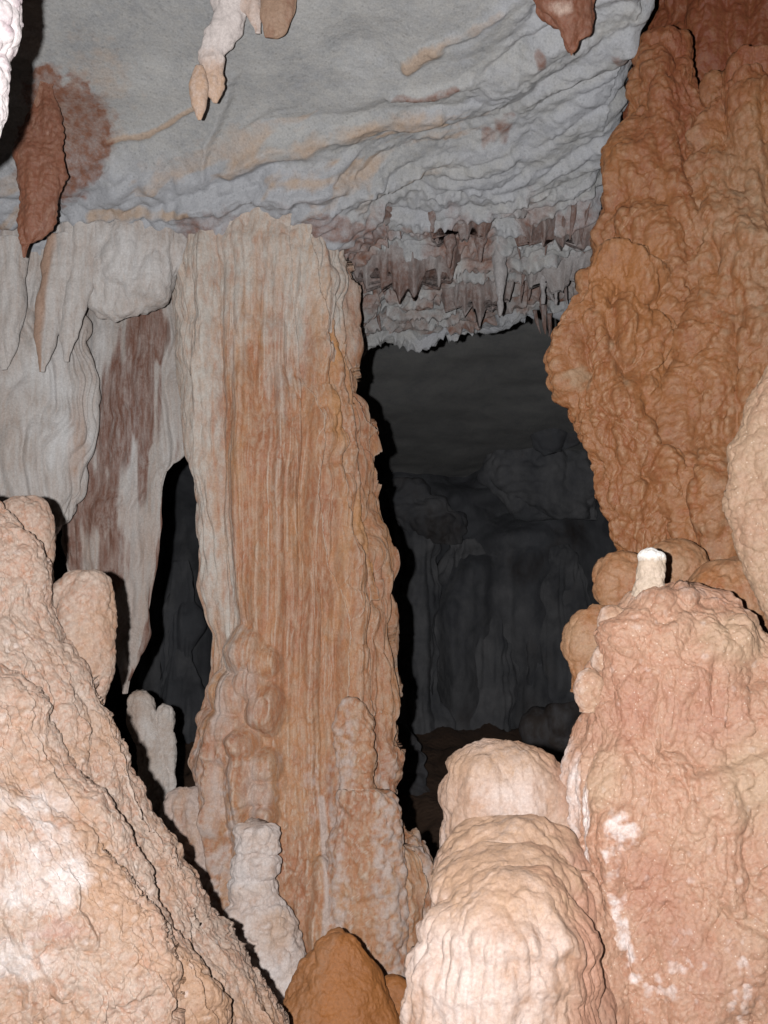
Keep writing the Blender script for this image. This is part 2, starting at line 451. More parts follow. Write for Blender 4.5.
def build_floor():
    x = nonuni(-7, -2.5, 2.5, 7, 200, 40); y = nonuni(-2.5, 1.5, 6, 13, 220, 50)
    V = np.empty((len(y), len(x), 3)); V[..., 0] = x[None]; V[..., 1] = y[:, None]
    V[..., 2] = 0
    V[..., 2] = .12 * fbm(V * 1.2, 4, 1) + .05 * billow(V * 4, 2) + .02 * billow(V * 14, 3)
    V[..., 2] += .35 * sm(7, 11, V[..., 1])
    put('cave_floor', V, np.zeros(V.shape), M['floor'], wrap=False, kind='structure', base=np.zeros(3))

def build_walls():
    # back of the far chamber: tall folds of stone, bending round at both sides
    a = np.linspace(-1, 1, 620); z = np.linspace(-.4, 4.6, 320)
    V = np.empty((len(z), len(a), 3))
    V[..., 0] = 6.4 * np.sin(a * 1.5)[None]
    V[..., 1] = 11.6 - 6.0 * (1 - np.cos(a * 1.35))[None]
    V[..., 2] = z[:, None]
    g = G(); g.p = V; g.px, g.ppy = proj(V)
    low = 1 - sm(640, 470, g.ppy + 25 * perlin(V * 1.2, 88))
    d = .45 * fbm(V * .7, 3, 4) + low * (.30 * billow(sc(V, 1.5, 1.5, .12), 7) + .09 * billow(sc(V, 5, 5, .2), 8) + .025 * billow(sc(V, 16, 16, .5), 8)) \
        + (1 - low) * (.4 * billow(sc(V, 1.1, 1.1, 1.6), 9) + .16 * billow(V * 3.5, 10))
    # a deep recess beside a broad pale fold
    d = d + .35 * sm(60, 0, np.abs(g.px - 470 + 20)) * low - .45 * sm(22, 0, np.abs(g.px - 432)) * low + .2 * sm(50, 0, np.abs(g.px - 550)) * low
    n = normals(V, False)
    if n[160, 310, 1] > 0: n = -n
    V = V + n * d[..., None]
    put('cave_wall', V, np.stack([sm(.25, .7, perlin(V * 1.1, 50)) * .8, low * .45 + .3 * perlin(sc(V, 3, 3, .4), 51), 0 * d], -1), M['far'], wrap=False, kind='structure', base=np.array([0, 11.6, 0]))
    for sgn, nm in ((-1, 'cave_wall_side'), (1, 'cave_wall_side')):
        y = np.linspace(-2.5, 8, 160); z = np.linspace(-.4, 4.4, 80)
        V = np.empty((len(z), len(y), 3)); V[..., 1] = y[None]; V[..., 2] = z[:, None]
        V[..., 0] = sgn * (3.6 + .5 * np.sin(V[..., 1] * .8)) + .35 * fbm(V * 1.1, 4, 6 + sgn) + .1 * billow(sc(V, 4, 4, .8), 4)
        put(nm, V, np.zeros(V.shape), M['curtain'], wrap=False, kind='structure', base=np.array([sgn * 3.6, 0, 0]))
    x = np.linspace(-4.5, 4.5, 120); z = np.linspace(-.4, 4.4, 60)
    V = np.empty((len(z), len(x), 3)); V[..., 0] = x[None]; V[..., 2] = z[:, None]
    V[..., 1] = -1.9 + .3 * fbm(V * 1.1, 4, 16)
    put('cave_wall_rear', V, np.zeros(V.shape), M['curtain'], wrap=False, kind='structure', base=np.array([0, -1.9, 0]))

build_ceiling(); build_floor(); build_walls()

# ------------------------------------------------------------------ the great column
YC = 3.75
def col_disp(g):
    p = g.p
    top = sm(300, 215, g.py); low = sm(620, 800, g.py)
    w = p + .012 * fbm(p * 3, 2, 3)[..., None]
    d = .035 * fbm(p * 3.2, 3, 1)
    fl = .055 * billow(sc(w, 7, 7, .4), 2) + .024 * billow(sc(w, 15, 15, .7), 6) + .012 * billow(sc(w, 30, 30, .9), 4) + .003 * billow(sc(w, 75, 75, 2), 5)
    d = d + fl * (1 - .92 * top) * (1 - .25 * low)
    d = d + .014 * billow(sc(p, 12, 12, 6), 8) * sm(470, 330, g.py) + .022 * top * billow(sc(p, 9, 9, 7), 9) + .010 * top * billow(p * 24, 10)
    # scalloped shelves high up
    tt = (p[..., 2] + .05 * fbm(sc(p, 5, 5, 1), 3, 12)) / .19
    d = d + .006 * np.abs(2 * (tt - np.floor(tt)) - 1) * sm(520, 440, g.py) * sm(260, 300, g.py)
    d = d + popcorn(w, .045, .012, (1, 1, .42), 18) * (1 - low)
    rs = sm(.45, .8, g.u)  # knobbly right flank with overlapping lips
    d = d + rs * popcorn(p, .09, .03, (1, 1, .7), 14)
    e = (g.edge + .03 * fbm(sc(p, 5, 5, 3), 3, 15)) / .075
    d = d + sm(.3, .55, g.u) * .03 * (1 - (e - np.floor(e)))
    d = d + low * (popcorn(p, .045, .014, (1, 1, .7), 19) + popcorn(p, .022, .008, (1, 1, .8), 16) + .010 * billow(sc(p, 20, 20, 9), 17))
    d = d + bumps(g, [(238, 652, 27, .075), (264, 664, 18, .055), (226, 694, 26, .075), (248, 686, 20, .055), (266, 708, 20, .055, .7), (222, 730, 24, .075), (247, 744, 17, .085, .8),
                      (226, 752, 20, .06), (247, 778, 14, .07, .3), (265, 766, 18, .065, .9), (264, 792, 17, .065), (266, 814, 16, .06), (212, 724, 16, .05), (215, 770, 20, .045, .35),
                      (235, 790, 12, .04, .3), (215, 830, 14, .05, .3), (300, 430, 26, .02), (296, 395, 22, .02), (335, 480, 20, .03), (330, 440, 16, .03),
                      (350, 610, 26, .045, .35), (372, 560, 20, .04, .5), (325, 420, 14, .03), (318, 350, 12, .035, .5), (400, 900, 36, .06, .5), (345, 860, 30, .05, .3)], YC - .22)
    return d - .070 + .035 * sm(560, 760, g.py) * sm(.4, -.3, g.u)

def col_mask(g):
    p = g.p
    st = perlin(sc(p, 16, 16, .7), 61); st2 = perlin(sc(p, 30, 30, 1.0), 62)
    pale = np.clip(sm(520, 270, g.py) * 1.0 + sm(-.3, -.65, g.u) * .85 * sm(740, 600, g.py) + .45 * st - .12, 0, 1)
    w_ = p + .012 * fbm(p * 3, 2, 3)[..., None]
    pale = np.clip(pale + .35 * (billow(sc(w_, 26, 26, .8), 4) - .45) * sm(800, 600, g.py), 0, 1)
    pale = np.maximum(pale, sm(300, 225, g.py))
    pale = np.maximum(pale, .95 * seg(g, [(215, 330), (212, 400), (218, 480)], 5) * (.6 + st2))
    knob = spot(g, [(232, 690, 34, 60), (215, 790, 20, 50), (262, 790, 14, 40)]) * (.45 + .5 * st2)
    c1, c2, ck = worley(sc(p, 1, 1, .7) / .024, 33)
    strip = sm(-.15, .25, perlin(sc(p, 9, 9, .8), 63) + .3 * perlin(sc(p, 26, 26, 3), 66))
    lowp = sm(690, 800, g.py) * strip * (.45 + .55 * fbm(p * 42, 3, 67) + .3 * sm(.65, .25, c1))
    lowp = np.maximum(lowp, sm(240, 205, g.px) * sm(640, 760, g.py) * (.4 + .5 * sm(.65, .25, c1)))
    lowp = np.maximum(lowp, seg(g, [(322, 800), (328, 900), (320, 980)], 4))
    och = np.clip(.4 * perlin(sc(p, 4, 4, 1.2), 64) + .5 * st2 + .1, 0, 1) * sm(260, 420, g.py) * sm(720, 600, g.py)
    och = np.maximum(och, spot(g, [(306, 240, 9, 40), (316, 300, 9, 40), (335, 400, 12, 50)]))
    return pale, np.maximum(knob, lowp), och * .75

root = empty('rock_column', pt(300, 1060, YC), 'tall fluted limestone column, cream at the top and orange below, joining floor and ceiling', 'column')
V, K = loft([(165, 60, 470), (180, 110, 425), (193, 146, 380), (206, 150, 356), (220, 156, 348), (238, 163, 339), (290, 166, 339), (350, 172, 345), (400, 176, 350), (440, 181, 359), (480, 187, 361),
             (520, 193, 367), (560, 199, 375), (600, 205, 382), (640, 209, 388), (680, 208, 392), (712, 205, 391), (725, 205, 388), (742, 203, 387), (760, 201, 388), (800, 198, 392),
             (838, 196, 400), (856, 195, 424), (900, 190, 431), (940, 188, 432), (980, 185, 430), (1024, 180, 428), (1110, 165, 435)],
            YC, .72, col_disp, col_mask, step=1.15, inset=.0, expo=.9)
put('shaft', V, K, M['column'], root)

def fin_disp(g): return .008 * fbm(g.p * 18, 4, 2) + .01 * billow(sc(g.p, 30, 30, 6), 3) - .004
def pale_mask(g): return (.3 * perlin(g.p * 8, 4), .5 + .5 * perlin(g.p * 10, 5), 0)
V, K = loft([(222, 310, 322), (232, 308, 330), (250, 312, 337), (275, 318, 345), (290, 322, 340), (305, 326, 337), (340, 328, 344), (380, 330, 347), (430, 330, 349), (470, 335, 352)], YC - .02, .5, fin_disp, pale_mask)
put('drapery_fin', V, K, M['pale'], root)
V, K = loft([(230, 298, 306), (250, 300, 318), (280, 305, 328), (320, 312, 334), (380, 322, 346), (430, 334, 356), (500, 340, 360), (600, 350, 380)], YC - .12, .6,
            lambda g: fin_disp(g) + popcorn(g.p, .05, .015, (1, 1, .6), 4) - .01, lambda g: (sm(360, 260, g.py) * .8, 0, .5 + perlin(g.p * 6, 3)))
put('side_fold', V, K, M['column'], root)

def crust_disp(g): return popcorn(g.p, .045, .016, (1, 1, .8), 9) + popcorn(g.p, .022, .009, (1, 1, .8), 6) + .012 * fbm(g.p * 14, 3, 7) + .008 * billow(sc(g.p, 25, 25, 3), 8) - .012
crm = lambda g: (0, (.5 + .6 * fbm(g.p * 42, 3, 6) + .2 * sm(.7, .2, worley(sc(g.p, 1, 1, .8) / .022, 6)[0])) * sm(-.4, .2, perlin(sc(g.p, 11, 11, 2), 12)), 0)
V, K = loft([(699, 350, 356), (702, 344, 362), (708, 340, 366), (718, 338, 369), (745, 338, 372), (790, 340, 376), (792, 338, 390), (805, 337, 397), (830, 334, 398), (850, 330, 402), (900, 322, 405), (960, 318, 408), (1040, 310, 415)],
            YC - .27, .55, crust_disp, crm, expo=.8)
put('stub_pillar', V, K, M['column'], root)
V, K = loft([(846, 400, 412), (850, 390, 420), (858, 385, 428), (880, 380, 433), (920, 372, 436), (960, 360, 438), (1050, 350, 445)], YC - .15, .7, crust_disp, crm)
put('foot_lobe', V, K, M['column'], root)
V, K = loft([(792, 176, 196), (796, 170, 214), (815, 165, 226), (860, 160, 236), (920, 155, 246), (1050, 140, 270)], YC - .12, .8, crust_disp, lambda g: (.2 * perlin(g.p * 5, 2), .8 + .5 * perlin(sc(g.p, 14, 14, 3), 12), 0))
put('foot_lobe', V, K, M['column'], root)
V, K = loft([(698, 376, 386), (704, 378, 393), (711, 384, 395), (714, 388, 394)], YC - .06, .8, lambda g: .004 * fbm(g.p * 30, 3, 2), lambda g: (0, 1, 0), step=.7)
put('drip_lip', V, K, M['pale'], root)

# ------------------------------------------------------------------ hanging stone left of the column
def cur_disp(k=1.0):
    def f(g):
        p = g.p + .04 * fbm(g.p * 3, 3, 3)[..., None]
        return .03 * fbm(g.p * 3, 3, 1) + k * (.035 * billow(sc(p, 9, 9, .9), 2) + .014 * billow(sc(p, 28, 28, 1.6), 4)) - .025
    return f
YD = 3.78
V, K = loft([(180, -160, 130), (205, -160, 104), (240, -160, 92), (300, -160, 86), (340, -160, 92), (380, -160, 97), (430, -160, 96), (465, -160, 88), (490, -160, 85), (515, -160, 72), (528, -160, 60), (560, -150, 30), (640, -140, 0)],
            YD, .3, lambda g: cur_disp()(g) + .03 * billow(g.p * 9, 8) * sm(380, 320, g.py), lambda g: (0, .35 + .6 * fbm(g.p * 4, 3, 9), .8 * perlin(sc(g.p, 9, 9, 1), 10) + .5 * spot(g, [(75, 440, 12, 60)])))
put('flowstone_curtain', V, K, M['curtain'], label='broad pale grey flowstone curtain hanging behind the near left mound', cat='curtain')

def streak_mask(g):
    p = g.p
    s = perlin(sc(p, 14, 14, .5), 31) + .4 * perlin(sc(p, 34, 34, 1.2), 32)
    r = .9 * spot(g, [(155, 330, 15, 34), (138, 345, 18, 46), (130, 400, 30, 54), (112, 440, 26, 54), (100, 500, 26, 44), (145, 470, 12, 60), (118, 560, 26, 50)]) * (1.0 + .45 * s)
    r = np.maximum(r, sm(300, 420, g.py) * (.30 + 1.1 * s))
    r = r * sm(660, 580, g.py - 0 * p[..., 0]) * (1 - .9 * seg(g, [(156, 455), (150, 520), (140, 590), (128, 680)], 9))
    r = np.maximum(r, .8 * seg(g, [(168, 500), (160, 560), (148, 620), (132, 680)], 3))
    r = sm(.28, .78, 1.0 * r + .50 * perlin(sc(p, 26, 26, .9), 35) + .30 * perlin(sc(p, 60, 60, 2.2), 36))
    return r, .3 + .5 * perlin(sc(p, 10, 10, 1), 33), sm(420, 520, g.py) * .4
V, K = loft([(260, 80, 185), (300, 78, 180), (340, 76, 190), (400, 76, 194), (445, 74, 192), (462, 72, 184), (478, 71, 173), (505, 66, 167), (530, 62, 164), (570, 62, 157), (600, 72, 152), (630, 96, 146), (650, 110, 141), (675, 117, 134), (694, 121, 129)],
            YD + .2, .28, cur_disp(.8), streak_mask)
put('flowstone_curtain', V, K, M['curtain'], label='flowstone curtain streaked rusty brown, tapering to a point left of the tall column', cat='curtain')

rootb = 'rock_bulge'
V, K = loft([(196, 80, 190), (212, 74, 186), (230, 70, 186), (250, 69, 184), (270, 72, 178), (288, 78, 168), (302, 88, 156), (312, 98, 144), (318, 108, 132), (321, 116, 124)], YC - .10, .5,
            lambda g: .03 * fbm(g.p * 5, 3, 2) + .026 * billow(sc(g.p, 7, 7, 4), 3) + .014 * billow(sc(g.p, 18, 18, 9), 4) + .004 * billow(g.p * 40, 5) - .022, lambda g: (.25 * perlin(g.p * 7, 4), .45 + .5 * perlin(g.p * 5, 9), .4 * perlin(g.p * 6, 6)))
put('hanging_boss', V, K, M['curtain'], label='rounded whitish boss of stone hanging from the ceiling left of the tall column', cat='dripstone')

blades = [((64, 296), (42, 372), 18, 'stubby hanging blade with a salmon left face, third left of the whitish boss', .9), ((72, 285), (62, 335), 15, 'short grey hanging blade between two longer ones left of the whitish boss', 0),
          ((88, 275), (66, 362), 17, 'long slanting grey blade hanging beside the whitish boss', 0), ((14, 300), (6, 370), 20, 'pale hanging blade at the far left edge below the brown drapery', .2)]
for (x0, y0), (x1, y1), w, lab, tan in blades:
    n = 9; rows = []
    for i in range(n):
        t = i / (n - 1); x = x0 + (x1 - x0) * t
        ww = w * max(.05, 1 - t ** 2.4) ** .6 + .6
        rows.append((y0 - 60 + (y1 - y0 + 60) * t, x - ww, x + ww * .8))
    V, K = loft(rows, YD - .20, .7, lambda g: .012 * fbm(g.p * 9, 3, 3) + .012 * billow(sc(g.p, 16, 16, 5), 4) - .008, lambda g, tan=tan: (0, .4, tan * sm(.2, -.5, g.u)))
    put('stalactite', V, K, M['curtain'], label=lab, cat='stalactite', group='blades hanging left of the boss')

# ------------------------------------------------------------------ ceiling decorations
def red_disp(g):
    p = g.p
    return .016 * fbm(p * 7, 3, 2) + .018 * billow(sc(p, 16, 16, 2.5), 3) + .006 * billow(p * 45, 5) - .012
V, K = loft([(36, 50, 58), (60, 42, 58), (85, 34, 56), (110, 28, 58), (140, 21, 62), (165, 17, 64), (190, 16, 65), (205, 17, 61), (222, 17, 54), (238, 17, 42), (248, 18, 32), (258, 21, 27)], 3.12, .5, red_disp, lambda g: (.0 + .4 * perlin(g.p * 25, 3), .6 * perlin(sc(g.p, 14, 14, 3), 8), 0))
put('drapery', V, K, M['redrock'], label='rust brown flake of drapery hanging below the stained patch of ceiling', cat='drapery')

def stal(name, rows, Y, mat, lab, depth=.8, disp=None, mask=None, cat='stalactite', **k):
    V, K = loft(rows, Y, depth, disp or (lambda g: .008 * fbm(g.p * 14, 3, 3) + .006 * billow(sc(g.p, 24, 24, 6), 4) - .005), mask, **k)
    return put(name, V, K, mat, label=lab, cat=cat)

r = empty('stalactite', pt(215, 20, 3.05), 'twin lobed stalactite, white above with two orange tips, where a thin vein meets it', 'stalactite')
tipm = lambda g: (sm(45, 80, g.py) * 1.0, sm(70, 30, g.py), 0)
V, K = loft([(-80, 214, 266), (0, 212, 258), (14, 214, 250), (25, 208, 246), (40, 203, 238), (55, 200, 225), (70, 200, 224), (85, 204, 224), (96, 208, 220), (103, 212, 217)], 2.86, .7,
            lambda g: .010 * fbm(g.p * 12, 3, 3) + .006 * billow(g.p * 30, 4) - .004, lambda g: (.8 * sm(50, 85, g.py) , sm(80, 30, g.py) + .2, 0))
put('upper_lobe', V, K, M['pale'], r)
V, K = loft([(66, 196, 202), (74, 192, 206), (84, 189, 208), (95, 189, 208), (106, 191, 206), (114, 195, 204), (120, 198, 201)], 2.83, .8, lambda g: .004 * fbm(g.p * 20, 3, 3), lambda g: (.75, 0, .3))
put('lower_lobe', V, K, M['pale'], r)
stal('stalactite', [(-90, 262, 302), (-10, 260, 301), (10, 260, 297), (24, 261, 293), (33, 262, 288), (38, 264, 280)], 2.8, M['redrock'], 'flat pinkish brown stalactite cut by the top edge, beside the twin lobed one', .45, mask=lambda g: (0, .7 + perlin(sc(g.p, 20, 20, 3), 3), 0))
stal('stalactite', [(-90, 226, 258), (-10, 228, 262), (8, 236, 262), (20, 248, 263), (34, 254, 262)], 2.84, M['pale'], 'cream stalactite stub between the twin lobed one and the flat brown one', .6)
stal('stalactite', [(-110, 520, 606), (-20, 524, 602), (0, 530, 599), (14, 537, 598), (26, 549, 596), (36, 557, 590), (46, 562, 583), (53, 567, 576), (56, 570, 573)], 2.72, M['redrock'],
     'broad dark red stalactite hanging alone from the top of the ceiling beside the orange flowstone', .6, lambda g: .02 * billow(sc(g.p, 14, 14, 4), 2) + .008 * fbm(g.p * 25, 3, 4) - .014, mask=lambda g: (.9 * spot(g, [(560, 8, 12, 8)]), .5 * perlin(g.p * 12, 4), 0))
# near white coral at the upper left corner
stal('cave_coral', [(-120, -170, 30), (-40, -150, 24), (0, -140, 17), (20, -130, 19), (36, -130, 18), (50, -130, 12), (58, -125, 7), (75, -120, 10), (95, -110, 6), (115, -100, 3), (130, -90, -2), (145, -80, -10), (170, -70, -40)], 1.62, M['white'],
     'knobbly bright white coral stone hanging at the upper left edge, nearest of all hanging stones', .5, lambda g: popcorn(g.p, .020, .009, (1, 1, .8), 3) + popcorn(g.p, .05, .012, (1, 1, 1), 4) - .012, lambda g: (.3 + perlin(g.p * 30, 5), 0, 0), cat='cave coral')

stal('ceiling_flake', [(196, 300, 330), (200, 292, 370), (208, 296, 392), (216, 310, 396), (224, 330, 390), (232, 345, 372), (237, 352, 360)], 3.72, M['fringe'], 'flat brown rimmed flake under the ceiling right beside the column top', .5,
     lambda g: .02 * billow(sc(g.p, 6, 6, 22), 3) + .008 * fbm(g.p * 18, 3, 3) - .012, lambda g: (np.maximum(sm(206, 200, g.py), spot(g, [(380, 212, 18, 10), (300, 205, 12, 12)])), .3, 0), cat='rock flake')

# tattered draperies along the lip
def drapery(x0, x1, py0, py1, Y, thk, seed, brown, lab, amp=1.0):
    Y = float(np.interp(py0 + 12, [165, 202, 240, 276, 300, 335], [3.5, 3.75, 4.0, 4.25, 4.42, 4.62])) - .06
    nx = int((x1 - x0) / .9); nz = 60; py1 = py0 + (py1 - py0) * .62
    px = np.linspace(x0, x1, nx)
    t0 = pt(px, np.full(nx, py0), Y); t1 = pt(px, np.full(nx, py1), Y)
    xx = t0[:, 0]
    q = np.stack([xx * 11, xx * 0 + seed, xx * 0], -1)
    cusp = np.clip(1 - 1.7 * np.abs(perlin(q * 1.4, seed + 3)), 0, 1) ** 1.1; cusp2 = np.clip(1 - 1.7 * np.abs(perlin(q * 2.6, seed + 4)), 0, 1)
    env = np.clip(np.minimum(np.arange(nx), np.arange(nx)[::-1]) / (nx * .2), 0, 1) ** .6
    h = (.40 + .35 * fbm(q * .7, 2, seed) + amp * (.42 * cusp + .2 * cusp2)) * env + .06
    hem = t0[:, 2] - h * (t0[:, 2] - t1[:, 2])
    yoff = .10 * fbm(np.stack([xx * 3, xx * 0 + seed, xx * 0], -1), 3, seed + 9) + .03 * np.abs(perlin(q * 1.2, seed + 5))
    j = np.linspace(0, 1, nz)[:, None]
    th = thk * (1 - j ** 2 * .85)
    zf = t0[None, :, 2] * (1 - j) + hem[None] * j
    fr = np.stack([np.broadcast_to(xx, zf.shape), Y + yoff[None] - th / 2 - .3 * thk * np.sin(j * 2.9), zf], -1)
    bk = np.stack([np.broadcast_to(xx, zf.shape), Y + yoff[None] + th / 2, zf], -1)
    fd = .03 * billow(sc(fr, 12, 5, 2.5), seed + 6) + .010 * fbm(fr * 16, 2, seed + 7)
    fr[..., 1] -= fd
    V = np.concatenate([fr, bk[:, ::-1]], 1)
    K = np.stack([brown * (.75 + 1.1 * perlin(sc(V, 8, 8, 2.5), seed + 8) + .3 * sm(0, 1, np.concatenate([j + 0 * zf, j + 0 * zf], 1))), .35 + .6 * perlin(V * 7, seed + 2), 0 * V[..., 0]], -1)
    put('drapery', V, np.clip(K, 0, 1), M['fringe'], label=lab, cat='drapery', group='tattered draperies along the ceiling lip')
drapery(336, 470, 235, 330, 4.45, .10, 3, .9, 'widest brown fringe of drapery beside the column top, under the ceiling lip')
drapery(420, 500, 200, 272, 4.18, .08, 8, 1.0, 'row of pointed brown draperies in the middle of the ceiling lip')
drapery(430, 520, 265, 345, 4.6, .09, 12, .5, 'ragged grey and brown drapery hanging lowest over the dark opening')
drapery(500, 608, 215, 270, 4.25, .08, 17, .6, 'frayed drapery of short teeth beside the orange wall')
drapery(505, 612, 250, 310, 4.5, .08, 23, .2, 'grey drapery with thin teeth right above the dark opening beside the orange bulge')
for i, (x, a, b, w, br, lab) in enumerate([(543, 255, 304, 5, .1, 'thin grey stalactite with a drop tip above the orange bulge'), (556, 255, 305, 6, .2, 'second thin grey stalactite, nearest to the orange bulge'),
                              (500, 225, 316, 9, .1, 'pale pointed stalactite hanging lowest in the middle of the fringe'), (612, 150, 232, 7, .9, 'brown spike stalactite hugging the edge of the orange wall'),
                              (480, 205, 262, 9, 1, 'stout brown stalactite in the pointed row of the lip'), (449, 205, 268, 8, 1, 'slim brown stalactite in the pointed row of the lip'), (432, 190, 232, 9, .8, 'short brown stalactite high in the lip beside white stone')]):
    V, K = loft([(a - 20, x - w * 1.2, x + w * 1.2), (a + (b - a) * .4, x - w * .8, x + w * .8), (a + (b - a) * .8, x - w * .35, x + w * .35), (b, x - 1, x + 1)], float(np.interp(a + 8, [150, 202, 240, 276], [3.45, 3.72, 3.95, 4.2])), .9,
                lambda g: .01 * fbm(g.p * 16, 3, 3), lambda g, br=br: (br + .3 * perlin(g.p * 15, 2), .6, 0))
    put('stalactite', V, K, M['fringe'], label=lab, cat='stalactite', group='stalactites of the ceiling lip')

rnd = random.Random(11)
proto = []
for k in range(4):
    L = .055 + .02 * k; q = np.linspace(0, 1, 14)[:, None]; a = np.linspace(0, 2 * math.pi, 14, endpoint=False)[None]
    rad = (.013 - .001 * k) * (1 - q ** 1.3 * .82) * (1 + .25 * np.sin(3 * a + 5 * q + k) + .15 * np.sin(9 * q + k))
    V = np.stack([rad * np.cos(a), rad * np.sin(a) * .8, -L * q + 0 * a], -1) + np.stack([.010 * q ** 2 * (k - 1.5) + 0 * a, 0 * q + 0 * a, 0 * q + 0 * a], -1)
    V[..., 2] += .03
    proto.append(mesh_from(V, np.tile([(.25, .8, .6, .95)[k], .5, 0], V.shape[:2] + (1,)), M['fringe'], 'stalactite'))
for k in range(70):
    py = rnd.uniform(205, 322); px = rnd.uniform(max(338, 338 + (py - 300)), 606 - max(0, (py - 250)) * .7)
    Y = float(np.interp(py, [165, 202, 240, 276, 300, 335], [3.5, 3.75, 4.0, 4.25, 4.42, 4.62]))
    o = bpy.data.objects.new('stalactite', proto[rnd.choice((0, 1, 1, 2, 3, 3))]); C.objects.link(o)
    o.location = pt(px, py, Y - .05); o.rotation_euler = (rnd.uniform(-.12, .12), rnd.uniform(-.12, .12), rnd.uniform(0, 6.28)); f = rnd.uniform(.7, 1.35); o.scale = (f, f, f * rnd.uniform(.7, 1.4))
    tag(o, 'finger sized brownish drip stalactite in the fringe of the ceiling lip over the dark chamber', 'stalactite', 'tiny drip stalactites of the ceiling lip')

# ------------------------------------------------------------------ orange flowstone on the right
def or_disp(big=.11, a1=.034, a2=.024, seed=0, flute=0.0, ins=.03):
    def f(g):
        p = g.p + .05 * fbm(g.p * 3, 3, 4 + seed)[..., None]
        d = .05 * fbm(g.p * 3, 3, 1 + seed) + popcorn(p, big, a1, (1, 1, .62), seed) + popcorn(p, big * .42, a2, (1, 1, .75), seed + 2) + popcorn(p, .018, .007, (1, 1, 1), seed + 3) + .012 * billow(sc(p, 20, 20, 5), seed + 9)
        if flute: d = d + flute * billow(sc(p, 9, 9, .8), 5 + seed)
        return d - ins
    return f
def or_mask(top=0.0, pale=0.0):
    def f(g):
        p = g.p
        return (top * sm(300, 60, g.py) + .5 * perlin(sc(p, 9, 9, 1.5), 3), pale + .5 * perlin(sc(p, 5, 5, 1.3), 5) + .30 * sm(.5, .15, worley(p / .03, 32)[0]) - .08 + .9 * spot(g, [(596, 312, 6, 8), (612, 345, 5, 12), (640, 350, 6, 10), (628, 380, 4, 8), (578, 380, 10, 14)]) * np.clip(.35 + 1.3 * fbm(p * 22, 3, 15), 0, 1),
                .15 + .6 * perlin(p * 4, 8) + .35 * (worley(sc(p, 1, 1, .62) / .045, 31)[2] - .4))
    return f
ro = empty('flowstone_cascade', pt(680, 640, 3.0), 'massive orange flowstone wall of rounded lobes beside the dark opening', 'flowstone')
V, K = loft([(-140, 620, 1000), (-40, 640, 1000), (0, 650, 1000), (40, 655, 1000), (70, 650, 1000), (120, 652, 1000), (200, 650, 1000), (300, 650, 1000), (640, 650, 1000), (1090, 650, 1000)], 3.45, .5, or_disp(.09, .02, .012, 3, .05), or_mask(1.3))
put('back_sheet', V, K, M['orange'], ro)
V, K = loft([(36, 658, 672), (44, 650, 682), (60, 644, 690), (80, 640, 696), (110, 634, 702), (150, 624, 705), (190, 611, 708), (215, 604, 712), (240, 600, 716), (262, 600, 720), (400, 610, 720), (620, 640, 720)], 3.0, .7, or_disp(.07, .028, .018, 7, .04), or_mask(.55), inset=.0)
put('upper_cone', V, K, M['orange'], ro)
V, K = loft([(76, 722, 790), (84, 710, 800), (100, 702, 830), (150, 692, 860), (200, 686, 870), (300, 684, 880), (450, 682, 890), (640, 680, 890), (1150, 680, 890)], 2.92, .6, or_disp(.08, .035, .020, 11, .075, .05), or_mask(.5, .35))
put('right_fold', V, K, M['orange'], ro)
V, K = loft([(254, 606, 640), (257, 596, 655), (264, 584, 672), (275, 574, 686), (292, 566, 692), (318, 559, 695), (345, 556, 695), (368, 559, 693), (395, 566, 690), (415, 572, 688), (432, 576, 688), (446, 582, 688), (460, 592, 700), (480, 597, 705),
             (520, 605, 712), (550, 613, 716), (580, 622, 720), (620, 632, 724), (680, 640, 724), (1150, 650, 730)], 2.90, .6, or_disp(.085, .05, .024, 0, .065, .092), or_mask(0, .1), inset=.0)
put('main_bulge', V, K, M['orange'], ro)
V, K = loft([(250, 700, 712), (300, 692, 722), (370, 682, 730), (430, 674, 735), (500, 672, 738), (570, 676, 738), (600, 680, 738), (640, 684, 738)], 2.86, .6, or_disp(.10, .045, .018, 21, .02, .04), or_mask(0, .25))
put('lower_fold', V, K, M['orange'], ro)

for cx, cy, rx, ry, Y, lab, dep in [(622, 582, 30, 32, 2.62, 'rounded orange boulder just left behind the little white tipped stalagmite', .8), (594, 648, 32, 44, 2.55, 'lowest squarish orange boulder jutting into the dark left of the salmon mound', .7),
                               (676, 572, 34, 34, 2.66, 'scalloped orange boulder just right behind the little white tipped stalagmite', .8), (735, 600, 52, 44, 2.55, 'broad orange boulder behind the shoulder of the salmon mound', .7)]:
    V, K = blob(cx, cy, rx, ry, Y, dep, tail=.7, disp=lambda g: popcorn(g.p, .05, .014, (1, 1, 1), 5) + popcorn(g.p, .018, .005, (1, 1, 1), 6) - .014, mask=lambda g: (.2 * perlin(g.p * 9, 2), .45 + .4 * perlin(g.p * 8, 4), .2), expo=.8)
    put('boulder', V, K, M['orange'], label=lab, cat='boulder', group='orange knobs below the flowstone wall')

V, K = loft([(340, 790, 820), (352, 776, 850), (368, 766, 870), (390, 752, 890), (415, 742, 900), (435, 735, 900), (450, 728, 900), (475, 729, 900), (492, 726, 900), (510, 726, 900), (530, 733, 900), (555, 740, 900), (580, 748, 900), (605, 760, 900), (640, 775, 900), (700, 790, 900), (1000, 795, 920), (1280, 790, 940)],
            2.3, .5, lambda g: popcorn(g.p, .05, .018, (1, 1, .8), 5) + popcorn(g.p, .018, .007, (1, 1, 1), 6) - .018, lambda g: (.3 * sm(.3, 0, g.edge), .7 + .3 * perlin(g.p * 8, 3), 0), phi=(-110, 30))
put('flowstone_wall', V, K, M['rmound'], label='pink knobbly flowstone at the right edge, in front of the orange wall', cat='flowstone')

